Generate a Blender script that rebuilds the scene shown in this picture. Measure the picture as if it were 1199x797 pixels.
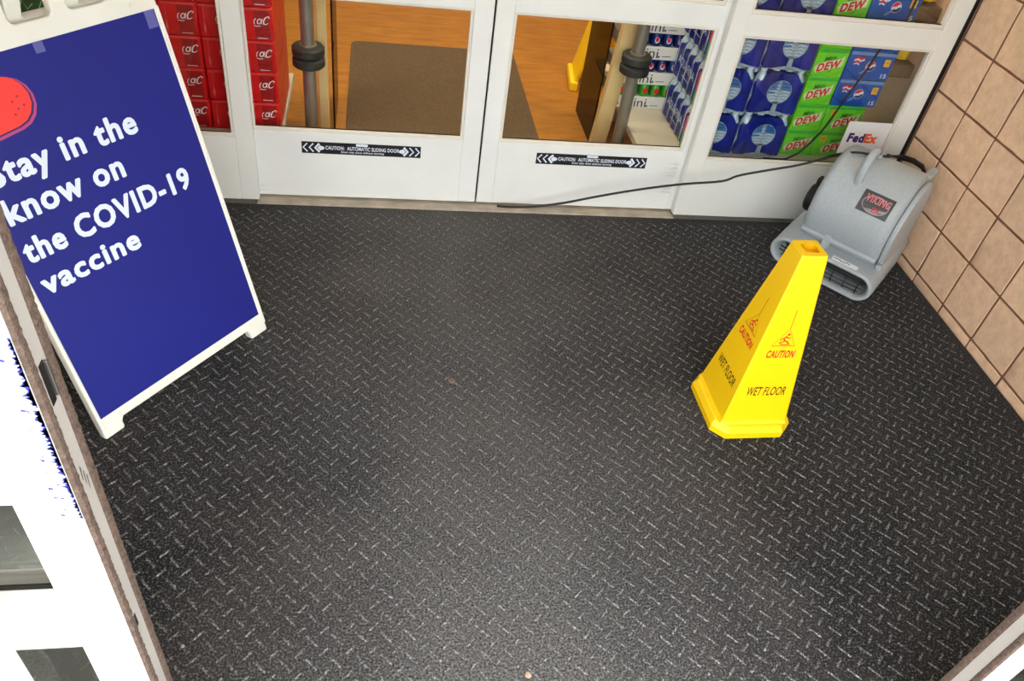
import bpy, bmesh, math, random
from mathutils import Vector, Matrix
random.seed(7)
for o in list(bpy.data.objects): bpy.data.objects.remove(o)
SC = bpy.context.scene
COL = SC.collection

# ------------------------------------------------------------------ camera
cd = bpy.data.cameras.new('camera'); cam = bpy.data.objects.new('camera', cd); COL.objects.link(cam)
cd.sensor_fit = 'HORIZONTAL'; cd.sensor_width = 36.0; cd.lens = 36.0 * 921.0143 / 1199.0
cd.clip_start = 0.02; cd.clip_end = 200
cam.location = (-2.204824, -2.755069, 1.780767)
cam.rotation_euler = (math.radians(48.07846), math.radians(-7.01059), math.radians(-7.164257))
SC.camera = cam
# ------------------------------------------------------------------ sky, exposure
w = bpy.data.worlds.new('sky'); SC.world = w; w.use_nodes = True
bg = w.node_tree.nodes['Background']
bg.inputs[0].default_value = (0.96, 0.98, 1.0, 1); bg.inputs[1].default_value = 5.4     # bright overcast sky
vs = SC.view_settings
vs.view_transform = 'Standard'; vs.look = 'None'; vs.gamma = 1.0; vs.exposure = 0.0; vs.use_curve_mapping = False

# ------------------------------------------------------------------ materials
def srgb(r, g, b):
    f = lambda c: (c / 255 / 12.92) if c / 255 <= 0.04045 else ((c / 255 + 0.055) / 1.055) ** 2.4
    return (f(r), f(g), f(b), 1)
MATS = {}
def M(name, col=(128, 128, 128), rough=0.5, metal=0.0, var=0.0, vscale=8.0, bump=0.0, bscale=200.0, emit=None, spec=0.5):
    """procedural material: base colour with noise variation and fine noise relief"""
    if name in MATS: return MATS[name]
    m = bpy.data.materials.new(name); m.use_nodes = True; nt = m.node_tree; n = nt.nodes; L = nt.links
    p = n['Principled BSDF']; c = srgb(*col)
    p.inputs['Base Color'].default_value = c; p.inputs['Roughness'].default_value = rough; p.inputs['Metallic'].default_value = metal
    p.inputs['Specular IOR Level'].default_value = spec
    tc = n.new('ShaderNodeTexCoord')
    if var > 0:
        t = n.new('ShaderNodeTexNoise'); t.inputs['Scale'].default_value = vscale; t.inputs['Detail'].default_value = 5
        L.new(tc.outputs['Object'], t.inputs['Vector'])
        r = n.new('ShaderNodeValToRGB'); r.color_ramp.elements[0].position = 0.3; r.color_ramp.elements[1].position = 0.7
        r.color_ramp.elements[0].color = tuple(x * (1 - var) for x in c[:3]) + (1,)
        r.color_ramp.elements[1].color = tuple(min(1, x * (1 + var)) for x in c[:3]) + (1,)
        L.new(t.outputs['Fac'], r.inputs[0]); L.new(r.outputs[0], p.inputs['Base Color'])
    if bump > 0:
        t2 = n.new('ShaderNodeTexNoise'); t2.inputs['Scale'].default_value = bscale; t2.inputs['Detail'].default_value = 4
        L.new(tc.outputs['Object'], t2.inputs['Vector'])
        b = n.new('ShaderNodeBump'); b.inputs['Strength'].default_value = bump; b.inputs['Distance'].default_value = 0.004
        L.new(t2.outputs['Fac'], b.inputs['Height']); L.new(b.outputs[0], p.inputs['Normal'])
    if emit:
        p.inputs['Emission Color'].default_value = c; p.inputs['Emission Strength'].default_value = emit
    MATS[name] = m; return m
def glass(name, tint=(1, 1, 1), ior=1.45, gl=1.0, rough=0.0, base=0.0):
    m = bpy.data.materials.new(name); m.use_nodes = True; nt = m.node_tree; n = nt.nodes; L = nt.links
    n.remove(n['Principled BSDF']); out = n['Material Output']
    tr = n.new('ShaderNodeBsdfTransparent'); tr.inputs[0].default_value = (*tint, 1)
    g = n.new('ShaderNodeBsdfGlossy'); g.inputs['Roughness'].default_value = rough
    f = n.new('ShaderNodeFresnel'); f.inputs[0].default_value = ior
    mu = n.new('ShaderNodeMath'); mu.operation = 'MULTIPLY_ADD'; mu.inputs[1].default_value = gl; mu.inputs[2].default_value = base; mu.use_clamp = True
    L.new(f.outputs[0], mu.inputs[0])
    mx = n.new('ShaderNodeMixShader'); L.new(mu.outputs[0], mx.inputs[0]); L.new(tr.outputs[0], mx.inputs[1]); L.new(g.outputs[0], mx.inputs[2])
    L.new(mx.outputs[0], out.inputs['Surface']); MATS[name] = m; return m

WHITE = M('white_paint', (233, 233, 226), 0.35, var=0.03, vscale=3)
WHITE_DOOR = M('white_door_enamel', (233, 234, 229), 0.35, var=0.035, vscale=5)
BEAD = M('white_bead', (226, 220, 208), 0.45, var=0.05, vscale=10)
GLASS = glass('clear_glass', (0.97, 0.985, 0.975), 1.45, 0.55)
TINT = glass('tinted_acrylic', (0.20, 0.15, 0.06), 1.45, 0.6)
BOTTLE = M('bottle_plastic', (176, 196, 210), 0.12, var=0.35, vscale=60, spec=0.9)
ALU = M('threshold_metal', (186, 174, 156), 0.5, 0.15, var=0.25, vscale=14, bump=0.3, bscale=90)
CAULK = M('black_caulk', (16, 13, 12), 0.8)
STEEL = M('pole_steel', (138, 132, 122), 0.35, 0.55, var=0.15)
RUBBER = M('black_rubber', (38, 38, 37), 0.6, bump=0.15)
BLACK = M('black_plastic', (18, 18, 19), 0.5)
CORD = M('cord_rubber', (30, 29, 28), 0.6)
PILE = M('brown_pile', (96, 79, 68), 0.95, var=0.35, vscale=120, bump=1.0, bscale=260)
CHAN = M('grey_channel', (190, 186, 180), 0.4, 0.2, var=0.06, vscale=12)
YEL = M('cone_yellow', (254, 206, 0), 0.42, var=0.03, vscale=6)
YELIN = M('cone_yellow_inner', (250, 190, 4), 0.5)
GREY = M('fan_grey', (172, 180, 185), 0.5, var=0.06, vscale=90, bump=0.12, bscale=500)
PLASTW = M('sign_plastic', (236, 234, 222), 0.45, var=0.03, vscale=8)
POSTER = M('poster_blue', (30, 35, 126), 0.5, var=0.06, vscale=2, spec=0.3)
INKW = M('ink_white', (226, 234, 248), 0.5)
INKK = M('ink_black', (14, 12, 14), 0.5)
INKR = M('ink_red', (226, 40, 30), 0.5)
INKBR = M('ink_brown', (178, 92, 14), 0.5)
INKBROWN = M('ink_dark_brown', (72, 44, 6), 0.5)
SAND = M('sand_tan', (228, 194, 164), 0.8, var=0.06, vscale=4)
SHELF = M('shelf_laminate', (205, 196, 178), 0.4, var=0.05)

# ------------------------------------------------------------------ mesh helpers
class MB:
    def __init__(s): s.v = []; s.f = []; s.sm = False
    def add(s, vs, fs, mat=None):
        b = len(s.v)
        for p in vs: s.v.append(tuple(mat @ Vector(p)) if mat is not None else tuple(p))
        for f in fs: s.f.append(tuple(i + b for i in f))
        return s
    def box(s, x0, x1, y0, y1, z0, z1, b=0.0, mat=None):
        bm = bmesh.new(); bmesh.ops.create_cube(bm, size=1)
        for v in bm.verts:
            v.co = Vector(((x0 + x1) / 2 + v.co.x * (x1 - x0), (y0 + y1) / 2 + v.co.y * (y1 - y0), (z0 + z1) / 2 + v.co.z * (z1 - z0)))
        if b > 0: bmesh.ops.bevel(bm, geom=bm.edges[:], offset=b, segments=2 if b > 0.004 else 1, affect='EDGES', profile=0.5)
        bm.verts.index_update()
        s.add([v.co for v in bm.verts], [[v.index for v in f.verts] for f in bm.faces], mat); bm.free(); return s
    def tube(s, pts, r, n=8, cap=True, rr=None):
        pts = [Vector(p) for p in pts]; rings = []; up = Vector((0, 0, 1))
        for i, p in enumerate(pts):
            t = (pts[min(i + 1, len(pts) - 1)] - pts[max(i - 1, 0)]).normalized()
            a = up.cross(t)
            if a.length < 1e-3: a = Vector((1, 0, 0)).cross(t)
            a.normalize(); c = t.cross(a); up = up if abs(t.z) < .9 else c
            q = rr[i] if rr else r
            rings.append([p + (a * math.cos(2 * math.pi * k / n) + c * math.sin(2 * math.pi * k / n)) * q for k in range(n)])
        return s.loft(rings, cap)
    def loft(s, rings, cap=True, closed=True):
        b = len(s.v); n = len(rings[0])
        for r in rings: s.v += [tuple(p) for p in r]
        for i in range(len(rings) - 1):
            for k in range(n if closed else n - 1):
                k2 = (k + 1) % n
                s.f.append((b + i * n + k, b + i * n + k2, b + (i + 1) * n + k2, b + (i + 1) * n + k))
        if cap:
            s.f.append(tuple(b + k for k in range(n))[::-1]); s.f.append(tuple(b + (len(rings) - 1) * n + k for k in range(n)))
        return s
    def lathe(s, prof, n=16, origin=(0, 0, 0), axis='z', cap=True):
        rings = []
        for r, h in prof:
            ring = []
            for k in range(n):
                a = 2 * math.pi * k / n; c, d = r * math.cos(a), r * math.sin(a)
                p = (c, d, h) if axis == 'z' else (h, c, d)
                ring.append((p[0] + origin[0], p[1] + origin[1], p[2] + origin[2]))
            rings.append(ring)
        return s.loft(rings, cap)
    def poly(s, pts, mat=None, z=0.0):
        return s.add([(p[0], p[1], z) for p in pts], [tuple(range(len(pts)))], mat)
    def ribbon(s, pts, wd, mat=None, z=0.0):
        pts = [Vector((p[0], p[1])) for p in pts]; L = []; R = []
        for i, p in enumerate(pts):
            t = (pts[min(i + 1, len(pts) - 1)] - pts[max(i - 1, 0)]).normalized(); nn = Vector((-t.y, t.x))
            q = wd[i] if isinstance(wd, (list, tuple)) else wd
            L.append(p + nn * q / 2); R.append(p - nn * q / 2)
        vs = [(a.x, a.y, z) for a in L] + [(a.x, a.y, z) for a in R]; n = len(pts)
        return s.add(vs, [(i, n + i, n + i + 1, i + 1) for i in range(n - 1)], mat)
    def text(s, string, x, y, wd, ht, mat=None, bold=0.0, shear=0.0, z=0.0):
        vs, fs = text_geo(string, bold, shear)
        return s.add([(x + a * wd, y + b * ht, z) for a, b in vs], fs, mat)
    def heavy_text(s, string, x, y, wd, ht, rad, z=0.0, n=16, word=0):
        """bold lettering: the plain glyphs drawn with a round pen of radius rad"""
        vs, fs = text_geo(string, 0.0, 0.0, 1.12)
        iv = sorted((min(vs[i][0] for i in f), max(vs[i][0] for i in f)) for f in fs); gaps = []; hi = iv[0][1]
        for a, b in iv:
            if a > hi: gaps.append((a - hi, (a + hi) / 2))
            hi = max(hi, b)
        cuts = [0.0] + sorted(g[1] for g in sorted(gaps)[::-1][:string.count(' ')]) + [1.0]
        fs = [f for f in fs if cuts[word] <= sum(vs[i][0] for i in f) / len(f) <= cuts[word + 1]]
        used = sorted({i for f in fs for i in f}); mp = {i: k for k, i in enumerate(used)}; vs = [vs[i] for i in used]; fs = [tuple(mp[i] for i in f) for f in fs]
        for k in range(n):
            dx, dy = rad * math.cos(2 * math.pi * k / n), rad * math.sin(2 * math.pi * k / n)
            s.add([(x + rad + dx + a * (wd - 2 * rad), y + rad + dy + b * (ht - 2 * rad), z + k * 2e-5) for a, b in vs], fs)
        return s
    def mesh(s, name, smooth=False):
        me = bpy.data.meshes.new(name); me.from_pydata(s.v, [], s.f); me.update()
        bm = bmesh.new(); bm.from_mesh(me)
        if smooth != 'flat2d': bmesh.ops.recalc_face_normals(bm, faces=bm.faces[:])
        bm.to_mesh(me); bm.free()
        if smooth is True:
            me.polygons.foreach_set('use_smooth', [True] * len(me.polygons)); me.update()
            try: me.set_sharp_from_angle(angle=math.radians(38))
            except Exception: pass
        return me
    def build(s, name, m, parent=None, smooth=False, matrix=None):
        return link(name, s.mesh(name, smooth), m, parent, matrix)
def link(name, me, m, parent=None, matrix=None):
    if m is not None and not me.materials: me.materials.append(m)
    o = bpy.data.objects.new(name, me); COL.objects.link(o)
    if m is not None and me.materials[0] is not m: o.material_slots[0].link = 'OBJECT'; o.material_slots[0].material = m
    if parent is not None: o.parent = parent
    if matrix is not None: o.matrix_local = matrix
    return o
TEXT = {}
def text_geo(string, bold=0.0, shear=0.0, space=None):
    """outline lettering as flat mesh, fitted to the unit square"""
    k = (string, bold, shear, space)
    if k in TEXT: return TEXT[k]
    cu = bpy.data.curves.new('lettering', 'FONT'); cu.body = string; cu.offset = bold; cu.shear = shear; cu.resolution_u = 3; cu.fill_mode = 'FRONT'
    if bold > 0: cu.space_character = 1.0 + bold * 2.2
    if space: cu.space_character = space
    ob = bpy.data.objects.new('lettering', cu); COL.objects.link(ob)
    dg = bpy.context.evaluated_depsgraph_get(); dg.update()
    me = bpy.data.meshes.new_from_object(ob.evaluated_get(dg))
    vs = [(v.co.x, v.co.y) for v in me.vertices]; fs = [tuple(p.vertices) for p in me.polygons]
    bpy.data.objects.remove(ob); bpy.data.curves.remove(cu); bpy.data.meshes.remove(me)
    x0 = min(v[0] for v in vs); x1 = max(v[0] for v in vs); y0 = min(v[1] for v in vs); y1 = max(v[1] for v in vs)
    TEXT[k] = ([((a - x0) / (x1 - x0), (b - y0) / (y1 - y0)) for a, b in vs], fs); return TEXT[k]
def plate(outlines, depth, bevel=0.0):
    """solid plate from 2D outlines (first the rim, then holes), thickness centred on z=0"""
    cu = bpy.data.curves.new('plate', 'CURVE'); cu.dimensions = '2D'; cu.fill_mode = 'BOTH'; cu.extrude = depth / 2 - bevel; cu.bevel_depth = bevel; cu.bevel_resolution = 1
    cu.offset = -bevel
    for pts in outlines:
        sp = cu.splines.new('POLY'); sp.points.add(len(pts) - 1); sp.use_cyclic_u = True
        for q, p in zip(sp.points, pts): q.co = (p[0], p[1], 0, 1)
    ob = bpy.data.objects.new('plate', cu); COL.objects.link(ob)
    dg = bpy.context.evaluated_depsgraph_get(); dg.update()
    me = bpy.data.meshes.new_from_object(ob.evaluated_get(dg)); bpy.data.objects.remove(ob); bpy.data.curves.remove(cu)
    me.materials.clear(); return me
def rrect(x0, x1, y0, y1, r, n=5):
    out = []
    for cx, cy, a0 in ((x1 - r, y1 - r, 0), (x0 + r, y1 - r, 90), (x0 + r, y0 + r, 180), (x1 - r, y0 + r, 270)):
        for k in range(n + 1):
            a = math.radians(a0 + 90 * k / n); out.append((cx + r * math.cos(a), cy + r * math.sin(a)))
    return out
def circ(cx, cy, r, n=20, r2=None, a0=0, a1=360):
    return [(cx + r * math.cos(math.radians(a0 + (a1 - a0) * k / n)), cy + (r2 or r) * math.sin(math.radians(a0 + (a1 - a0) * k / n))) for k in range(n if a1 - a0 == 360 else n + 1)]
def frame(o, right, up):
    r = Vector(right).normalized(); u = Vector(up); u = (u - r * u.dot(r)).normalized(); n = r.cross(u)
    return Matrix(((r.x, u.x, n.x, o[0]), (r.y, u.y, n.y, o[1]), (r.z, u.z, n.z, o[2]), (0, 0, 0, 1)))
FRONT = lambda x, y, z: frame((x, y, z), (1, 0, 0), (0, 0, 1))        # a face that looks towards the outside (-y)
def tag(o, label, cat=None, group=None, kind=None):
    o['label'] = label
    if cat: o['category'] = cat
    if group: o['group'] = group
    if kind: o['kind'] = kind
    return o
def thing(name, label, cat, loc=(0, 0, 0), rz=0.0, group=None, kind=None):
    o = bpy.data.objects.new(name, None); COL.objects.link(o); o.location = loc; o.rotation_euler = (0, 0, rz); o.empty_display_size = 0.05
    return tag(o, label, cat, group, kind)
def copy_tree(o, parent=None):
    c = o.copy(); COL.objects.link(c); c.parent = parent
    for ch in list(o.children): copy_tree(ch, c)
    return c
def box_part(name, m, parent, x0, x1, y0, y1, z0, z1, b=0.0):
    return MB().box(x0, x1, y0, y1, z0, z1, b).build(name, m, parent)

# ================================================================== THE SETTING
# ---- floors
conc = M('concrete', (150, 146, 138), 0.85, var=0.12, vscale=5, bump=0.4, bscale=120)
tag(MB().box(-12, 8, -14, 0.06, -0.2, -0.009).build('floor', conc), 'grey concrete slab under the entrance mat and outside', 'floor', kind='structure')
def wood_floor():
    m = M('store_floor', (160, 96, 36), 0.42)
    nt = m.node_tree; n = nt.nodes; L = nt.links; p = n['Principled BSDF']
    tc = n.new('ShaderNodeTexCoord'); mp = n.new('ShaderNodeMapping'); mp.inputs['Scale'].default_value = (2.0, 9.0, 1)
    t = n.new('ShaderNodeTexNoise'); t.inputs['Scale'].default_value = 3.0; t.inputs['Detail'].default_value = 7; t.inputs['Roughness'].default_value = 0.65
    r = n.new('ShaderNodeValToRGB'); e = r.color_ramp.elements
    e[0].position = 0.3; e[0].color = srgb(140, 88, 26); e[1].position = 0.7; e[1].color = srgb(182, 122, 44)
    L.new(tc.outputs['Object'], mp.inputs[0]); L.new(mp.outputs[0], t.inputs['Vector']); L.new(t.outputs['Fac'], r.inputs[0]); L.new(r.outputs[0], p.inputs['Base Color'])
    return m
tag(MB().box(-6.5, 1.5, 0.06, 6.0, -0.2, 0.0).build('floor', wood_floor()), 'orange brown wood-look floor inside the store', 'floor', kind='structure')

# ---- block wall on the right
def block_mat():
    m = M('split_block', (198, 158, 131), 0.9)
    nt = m.node_tree; n = nt.nodes; L = nt.links; p = n['Principled BSDF']
    tc = n.new('ShaderNodeTexCoord'); oi = n.new('ShaderNodeObjectInfo')
    ad = n.new('ShaderNodeVectorMath'); ad.operation = 'ADD'
    sc = n.new('ShaderNodeVectorMath'); sc.operation = 'SCALE'; sc.inputs['Scale'].default_value = 37.0
    cb = n.new('ShaderNodeCombineXYZ'); 
    for k in range(3): L.new(oi.outputs['Random'], cb.inputs[k])
    L.new(cb.outputs[0], sc.inputs[0]); L.new(tc.outputs['Object'], ad.inputs[0]); L.new(sc.outputs[0], ad.inputs[1])
    t = n.new('ShaderNodeTexNoise'); t.inputs['Scale'].default_value = 26; t.inputs['Detail'].default_value = 8; t.inputs['Roughness'].default_value = 0.65
    L.new(ad.outputs[0], t.inputs['Vector'])
    r = n.new('ShaderNodeValToRGB'); e = r.color_ramp.elements
    e[0].position = 0.28; e[0].color = srgb(224, 183, 149); e[1].position = 0.75; e[1].color = srgb(250, 212, 177)
    L.new(t.outputs['Fac'], r.inputs[0])
    hs = n.new('ShaderNodeHueSaturation'); mr = n.new('ShaderNodeMapRange'); mr.inputs[3].default_value = 0.93; mr.inputs[4].default_value = 1.05
    L.new(oi.outputs['Random'], mr.inputs[0]); L.new(mr.outputs[0], hs.inputs['Value']); L.new(r.outputs[0], hs.inputs['Color'])
    v = n.new('ShaderNodeTexVoronoi'); v.inputs['Scale'].default_value = 75; L.new(ad.outputs[0], v.inputs['Vector'])
    sp = n.new('ShaderNodeValToRGB'); sp.color_ramp.elements[0].position = 0.05; sp.color_ramp.elements[0].color = (1, 1, 1, 1); sp.color_ramp.elements[1].position = 0.13; sp.color_ramp.elements[1].color = (0, 0, 0, 1)
    L.new(v.outputs['Distance'], sp.inputs[0])
    mx = n.new('ShaderNodeMix'); mx.data_type = 'RGBA'; mx.inputs[7].default_value = srgb(254, 232, 206)
    mm = n.new('ShaderNodeMath'); mm.operation = 'MULTIPLY'; mm.inputs[1].default_value = 0.5; L.new(sp.outputs[0], mm.inputs[0])
    L.new(mm.outputs[0], mx.inputs[0]); L.new(hs.outputs[0], mx.inputs[6]); L.new(mx.outputs[2], p.inputs['Base Color'])
    b = n.new('ShaderNodeBump'); b.inputs['Strength'].default_value = 0.55; b.inputs['Distance'].default_value = 0.008
    L.new(t.outputs['Fac'], b.inputs['Height']); L.new(b.outputs[0], p.inputs['Normal'])
    return m
BLOCK = block_mat()
MORTAR = M('mortar', (128, 90, 68), 0.95, bump=0.5, bscale=300)
def block_mesh(wy, hz, seed):
    """split-face unit: rough uneven face towards -x, size wy by hz, joint 2 mm all round"""
    rnd = random.Random(seed); N = 5; g = 0.0016
    mb = MB(); ys = [g, 0.007] + [wy * k / 4 for k in (1, 2, 3)] + [wy - 0.007, wy - g]
    zs = [g, 0.007] + [hz * k / 4 for k in (1, 2, 3)] + [hz - 0.007, hz - g] if hz > 0.08 else [g, 0.007, hz / 2, hz - 0.007, hz - g]
    idx = {}
    for i, y in enumerate(ys):
        for j, z in enumerate(zs):
            edge = i in (0, len(ys) - 1) or j in (0, len(zs) - 1)
            x = 0.005 if edge else rnd.uniform(-0.003, 0.001)
            idx[i, j] = len(mb.v); mb.v.append((x, -y, z))
    for i in range(len(ys) - 1):
        for j in range(len(zs) - 1): mb.f.append((idx[i, j], idx[i + 1, j], idx[i + 1, j + 1], idx[i, j + 1]))
    # side returns
    def ret(seq):
        b = len(mb.v)
        for (i, j) in seq: p = mb.v[idx[i, j]]; mb.v.append((0.03, p[1], p[2]))
        for k in range(len(seq) - 1): mb.f.append((idx[seq[k]], idx[seq[k + 1]], b + k + 1, b + k))
    a, c = len(ys) - 1, len(zs) - 1
    ret([(i, 0) for i in range(a + 1)]); ret([(a, j) for j in range(c + 1)]); ret([(i, c) for i in range(a, -1, -1)]); ret([(0, j) for j in range(c, -1, -1)])
    return mb.mesh('block', True)
wr = MB().box(0.006, 0.3, -2.6, 0.0, -0.2, 3.2).build('wall_right', MORTAR); tag(wr, 'tan split-face block wall to the right of the doors', 'wall', kind='structure')
BW, BH, Z0 = 0.2020, 0.2032, 0.037
full = [block_mesh(BW, BH, s) for s in range(6)]; base_b = [block_mesh(BW, Z0 + 0.03, 20 + s) for s in range(3)]
for c in range(13):
    for r in range(-1, 13):
        y = -0.006 - c * BW; z = Z0 + r * BH if r >= 0 else -0.03
        o = link('block', random.choice(full) if r >= 0 else random.choice(base_b), BLOCK, wr); o.location = (0.004, y, z)
wl = MB().box(-3.9, -3.6, -2.6, 0.0, -0.2, 3.2).build('wall_left', BLOCK); tag(wl, 'tan block wall on the left behind the sandwich board', 'wall', kind='structure')
# wall beyond the storefront
tag(MB().box(0.02, 0.2, 0.0, 6.0, -0.2, 3.2).build('wall_inside', SAND), 'plain tan wall inside the store beside the drinks', 'wall', kind='structure')
tag(MB().box(-6.7, -6.5, 0.0, 6.0, -0.2, 3.2).build('wall_far', M('cream_wall', (205, 190, 165), 0.8, var=0.04)), 'cream wall far inside the store', 'wall', kind='structure')
tag(MB().box(-6.5, 0.02, 6.0, 6.2, -0.2, 3.2).build('wall_back', M('cream_wall'), None), 'cream wall at the back of the store', 'wall', kind='structure')
ceil_m = M('ceiling_white', (214, 210, 202), 0.8, var=0.03)
tag(MB().box(-3.6, 0.006, -2.3, 0.08, 2.62, 2.8).build('ceiling', ceil_m), 'white ceiling over the entrance', 'ceiling', kind='structure')
tag(MB().box(-6.5, 0.02, 0.08, 6.0, 2.95, 3.1).build('ceiling', ceil_m), 'white ceiling inside the store', 'ceiling', kind='structure')
tag(MB().box(-6.5, -3.6, -0.3, 0.06, -0.2, 3.2).build('wall_front', BLOCK), 'tan block wall left of the storefront', 'wall', kind='structure')
# unseen lamps added to brighten the store, the stacks and the tan wall
def lamp(x, y, label):
    t = thing('added_lamp', label, 'lamp', (x, y, 2.95))
    MB().box(-0.62, 0.62, -0.16, 0.16, -0.06, 0.0, 0.004).build('housing', WHITE, t)
    MB().box(-0.58, 0.58, -0.12, 0.12, -0.066, -0.058).build('diffuser', M('lamp_diffuser', (255, 236, 205), emit=3.0), t)
    li = bpy.data.lights.new('fill_light', 'AREA'); li.shape = 'RECTANGLE'; li.size = 1.1; li.size_y = 0.22; li.energy = 30; li.color = (1.0, 0.86, 0.62)
    lo = bpy.data.objects.new('fill_light', li); COL.objects.link(lo); lo.parent = t; lo.location = (0, 0, -0.08)
lamp(-1.8, 1.1, 'added unseen lamp nearest the sliding doors'); lamp(-.75, .34, 'added unseen lamp brightening the stacked water and soda packs'); lamp(-3.0, .34, 'added unseen lamp brightening the red cartons'); lamp(-1.8, 3.2, 'added unseen lamp further back in the store')

# ---- storefront: fixed windows and sliding leaves
LITES = [(0.278, 0.793), (0.874, 1.38), (1.46, 1.98)]
def glazing(root, x0, x1, y0, y1, xs0, xs1, lites, top, stile_m=None, bead=0.013):
    """frame members, glazing beads and panes of one leaf; xs0/xs1 = glass opening"""
    sm = stile_m or WHITE
    box_part('stile', sm, root, x0, xs0, y0, y1, 0.012, top, 0.003); box_part('stile', sm, root, xs1, x1, y0, y1, 0.012, top, 0.003)
    zprev = 0.012; names = ['kick_panel'] + ['rail'] * (len(lites) - 1)
    for (a, b), nm in zip(lites, names):
        box_part(nm, sm, root, xs0 - 0.0005, xs1 + 0.0005, y0 + 0.0006, y1 - 0.0006, zprev, a, 0.002); zprev = b
    box_part('top_rail', sm, root, xs0 - 0.0005, xs1 + 0.0005, y0 + 0.0006, y1 - 0.0006, zprev, top, 0.002)
    for a, b in lites:
        for (u0, u1, v0, v1) in ((xs0, xs1, a, a + bead), (xs0, xs1, b - bead * .7, b), (xs0, xs0 + bead * .8, a + bead, b - bead * .7), (xs1 - bead * .8, xs1, a + bead, b - bead * .7)):
            box_part('glazing_bead', BEAD, root, u0, u1, y0 + 0.004, y0 + 0.016, v0, v1, 0.002)
        box_part('gasket', CAULK, root, xs0 + bead * .8 - 0.001, xs1 - bead * .8 + 0.001, y0 + 0.0165, y0 + 0.018, a + bead - 0.004, a + bead + 0.0025)
        box_part('pane', GLASS, root, xs0 + 0.002, xs1 - 0.002, y0 + 0.019, y0 + 0.025, a + 0.002, b - 0.002)
    return root
win_l = tag(thing('window_1', 'white framed fixed window left of the sliding doors', 'window', kind='structure'), 'white framed fixed window left of the sliding doors')
glazing(win_l, -3.590, -2.650, 0.0, 0.038, -3.52, -2.716, LITES, 2.1)
win_r = thing('window_2', 'white framed fixed window right of the sliding doors by the block wall', 'window', kind='structure')
glazing(win_r, -0.934, -0.012, 0.0, 0.038, -0.868, -0.088, LITES, 2.1)
DL = [(0.290, 0.797), (0.880, 1.386), (1.466, 1.98)]
door_l = thing('door_1', 'left inner sliding door with caution strip and view of brown mat', 'door', kind='structure')
glazing(door_l, -2.72, -1.7935, 0.042, 0.084, -2.655, -1.865, DL, 2.1, WHITE_DOOR)
door_r = thing('door_2', 'right inner sliding door with caution strip and cord in front', 'door', kind='structure')
glazing(door_r, -1.7865, -0.885, 0.042, 0.084, -1.720, -0.955, DL, 2.1, WHITE_DOOR)
for d, x in ((door_l, -1.7935), (door_r, -1.7875)):
    box_part('edge_seal', CAULK, d, x, x + 0.001 if d is door_r else x + 0.0025, 0.05, 0.078, 0.014, 2.1)
tag(MB().box(-3.6, 0.006, 0.0, 0.09, 2.1, 2.65, 0.003).build('trim_1', WHITE), 'white header beam above the inner sliding doors', 'trim', kind='structure')
th = thing('trim_2', 'worn grey metal threshold under the inner sliding doors', 'threshold', kind='structure')
box_part('sill_plate', ALU, th, -2.66, -0.93, -0.010, 0.125, -0.008, 0.004, 0.001)
for k in range(3): box_part('ridge', ALU, th, -2.648, -0.936, -0.006 + k * 0.016, 0.000 + k * 0.016, 0.004, 0.0062, 0.0008)
tag(MB().box(-0.012, 0.004, 0.001, 0.03, 0.0, 2.1).build('trim_3', CAULK), 'black caulk joint between white window frame and block wall', 'trim', kind='structure')

# caution strips (flat stickers on the leaves)
def caution(door, x0, x1, z0, z1, y):
    wd, ht = x1 - x0, z1 - z0; mt = FRONT(x0, y, z0)
    d = MB().add([(0, 0, 0), (wd, 0, 0), (wd, ht, 0), (0, ht, 0), (0, 0, -.0006), (wd, 0, -.0006), (wd, ht, -.0006), (0, ht, -.0006)],
                 [(0, 1, 2, 3), (4, 7, 6, 5), (0, 4, 5, 1), (1, 5, 6, 2), (2, 6, 7, 3), (3, 7, 4, 0)]).build('caution_sticker', INKK, door, matrix=mt)
    d['label'] = 'black caution strip with white arrows and lettering'
    t = MB(); t.text('CAUTION:', .195 * wd, .38 * ht, .158 * wd, .33 * ht, bold=.022, z=.0004); t.text('AUTOMATIC SLIDING DOOR', .375 * wd, .38 * ht, .44 * wd, .33 * ht, bold=.022, z=.0004)
    t.text('Door may close without warning', .325 * wd, .09 * ht, .36 * wd, .22 * ht, bold=.022, z=.0004)
    t.build('lettering', INKW, d, 'flat2d')
    a = MB()
    for s in (0, 1):
        for k in range(3):
            x = (.012 + .05 * k) * wd; dx = .034 * wd
            pts = [(x + dx, .86 * ht), (x, .5 * ht), (x + dx, .14 * ht)]
            if s: pts = [(wd - p[0], p[1]) for p in pts]
            a.ribbon(pts, .012 * wd if k < 2 else .02 * wd, z=.0004)
        q = [(.13 * wd, .5 * ht), (.15 * wd, .72 * ht), (.185 * wd, .6 * ht), (.185 * wd, .4 * ht), (.15 * wd, .28 * ht)]
        a.poly([(wd - p[0], p[1]) for p in q[::-1]] if s else q, z=.0005)
    a.build('arrows', INKW, d, 'flat2d')
    MB().poly(rrect(.45 * wd, .55 * wd, .76 * ht, .98 * ht, .08 * ht), z=.0004).build('maker_tab', INKW, d, 'flat2d')
caution(door_l, -2.480, -2.026, 0.206, 0.255, 0.0405)
caution(door_r, -1.562, -1.098, 0.206, 0.255, 0.0405)

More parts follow.
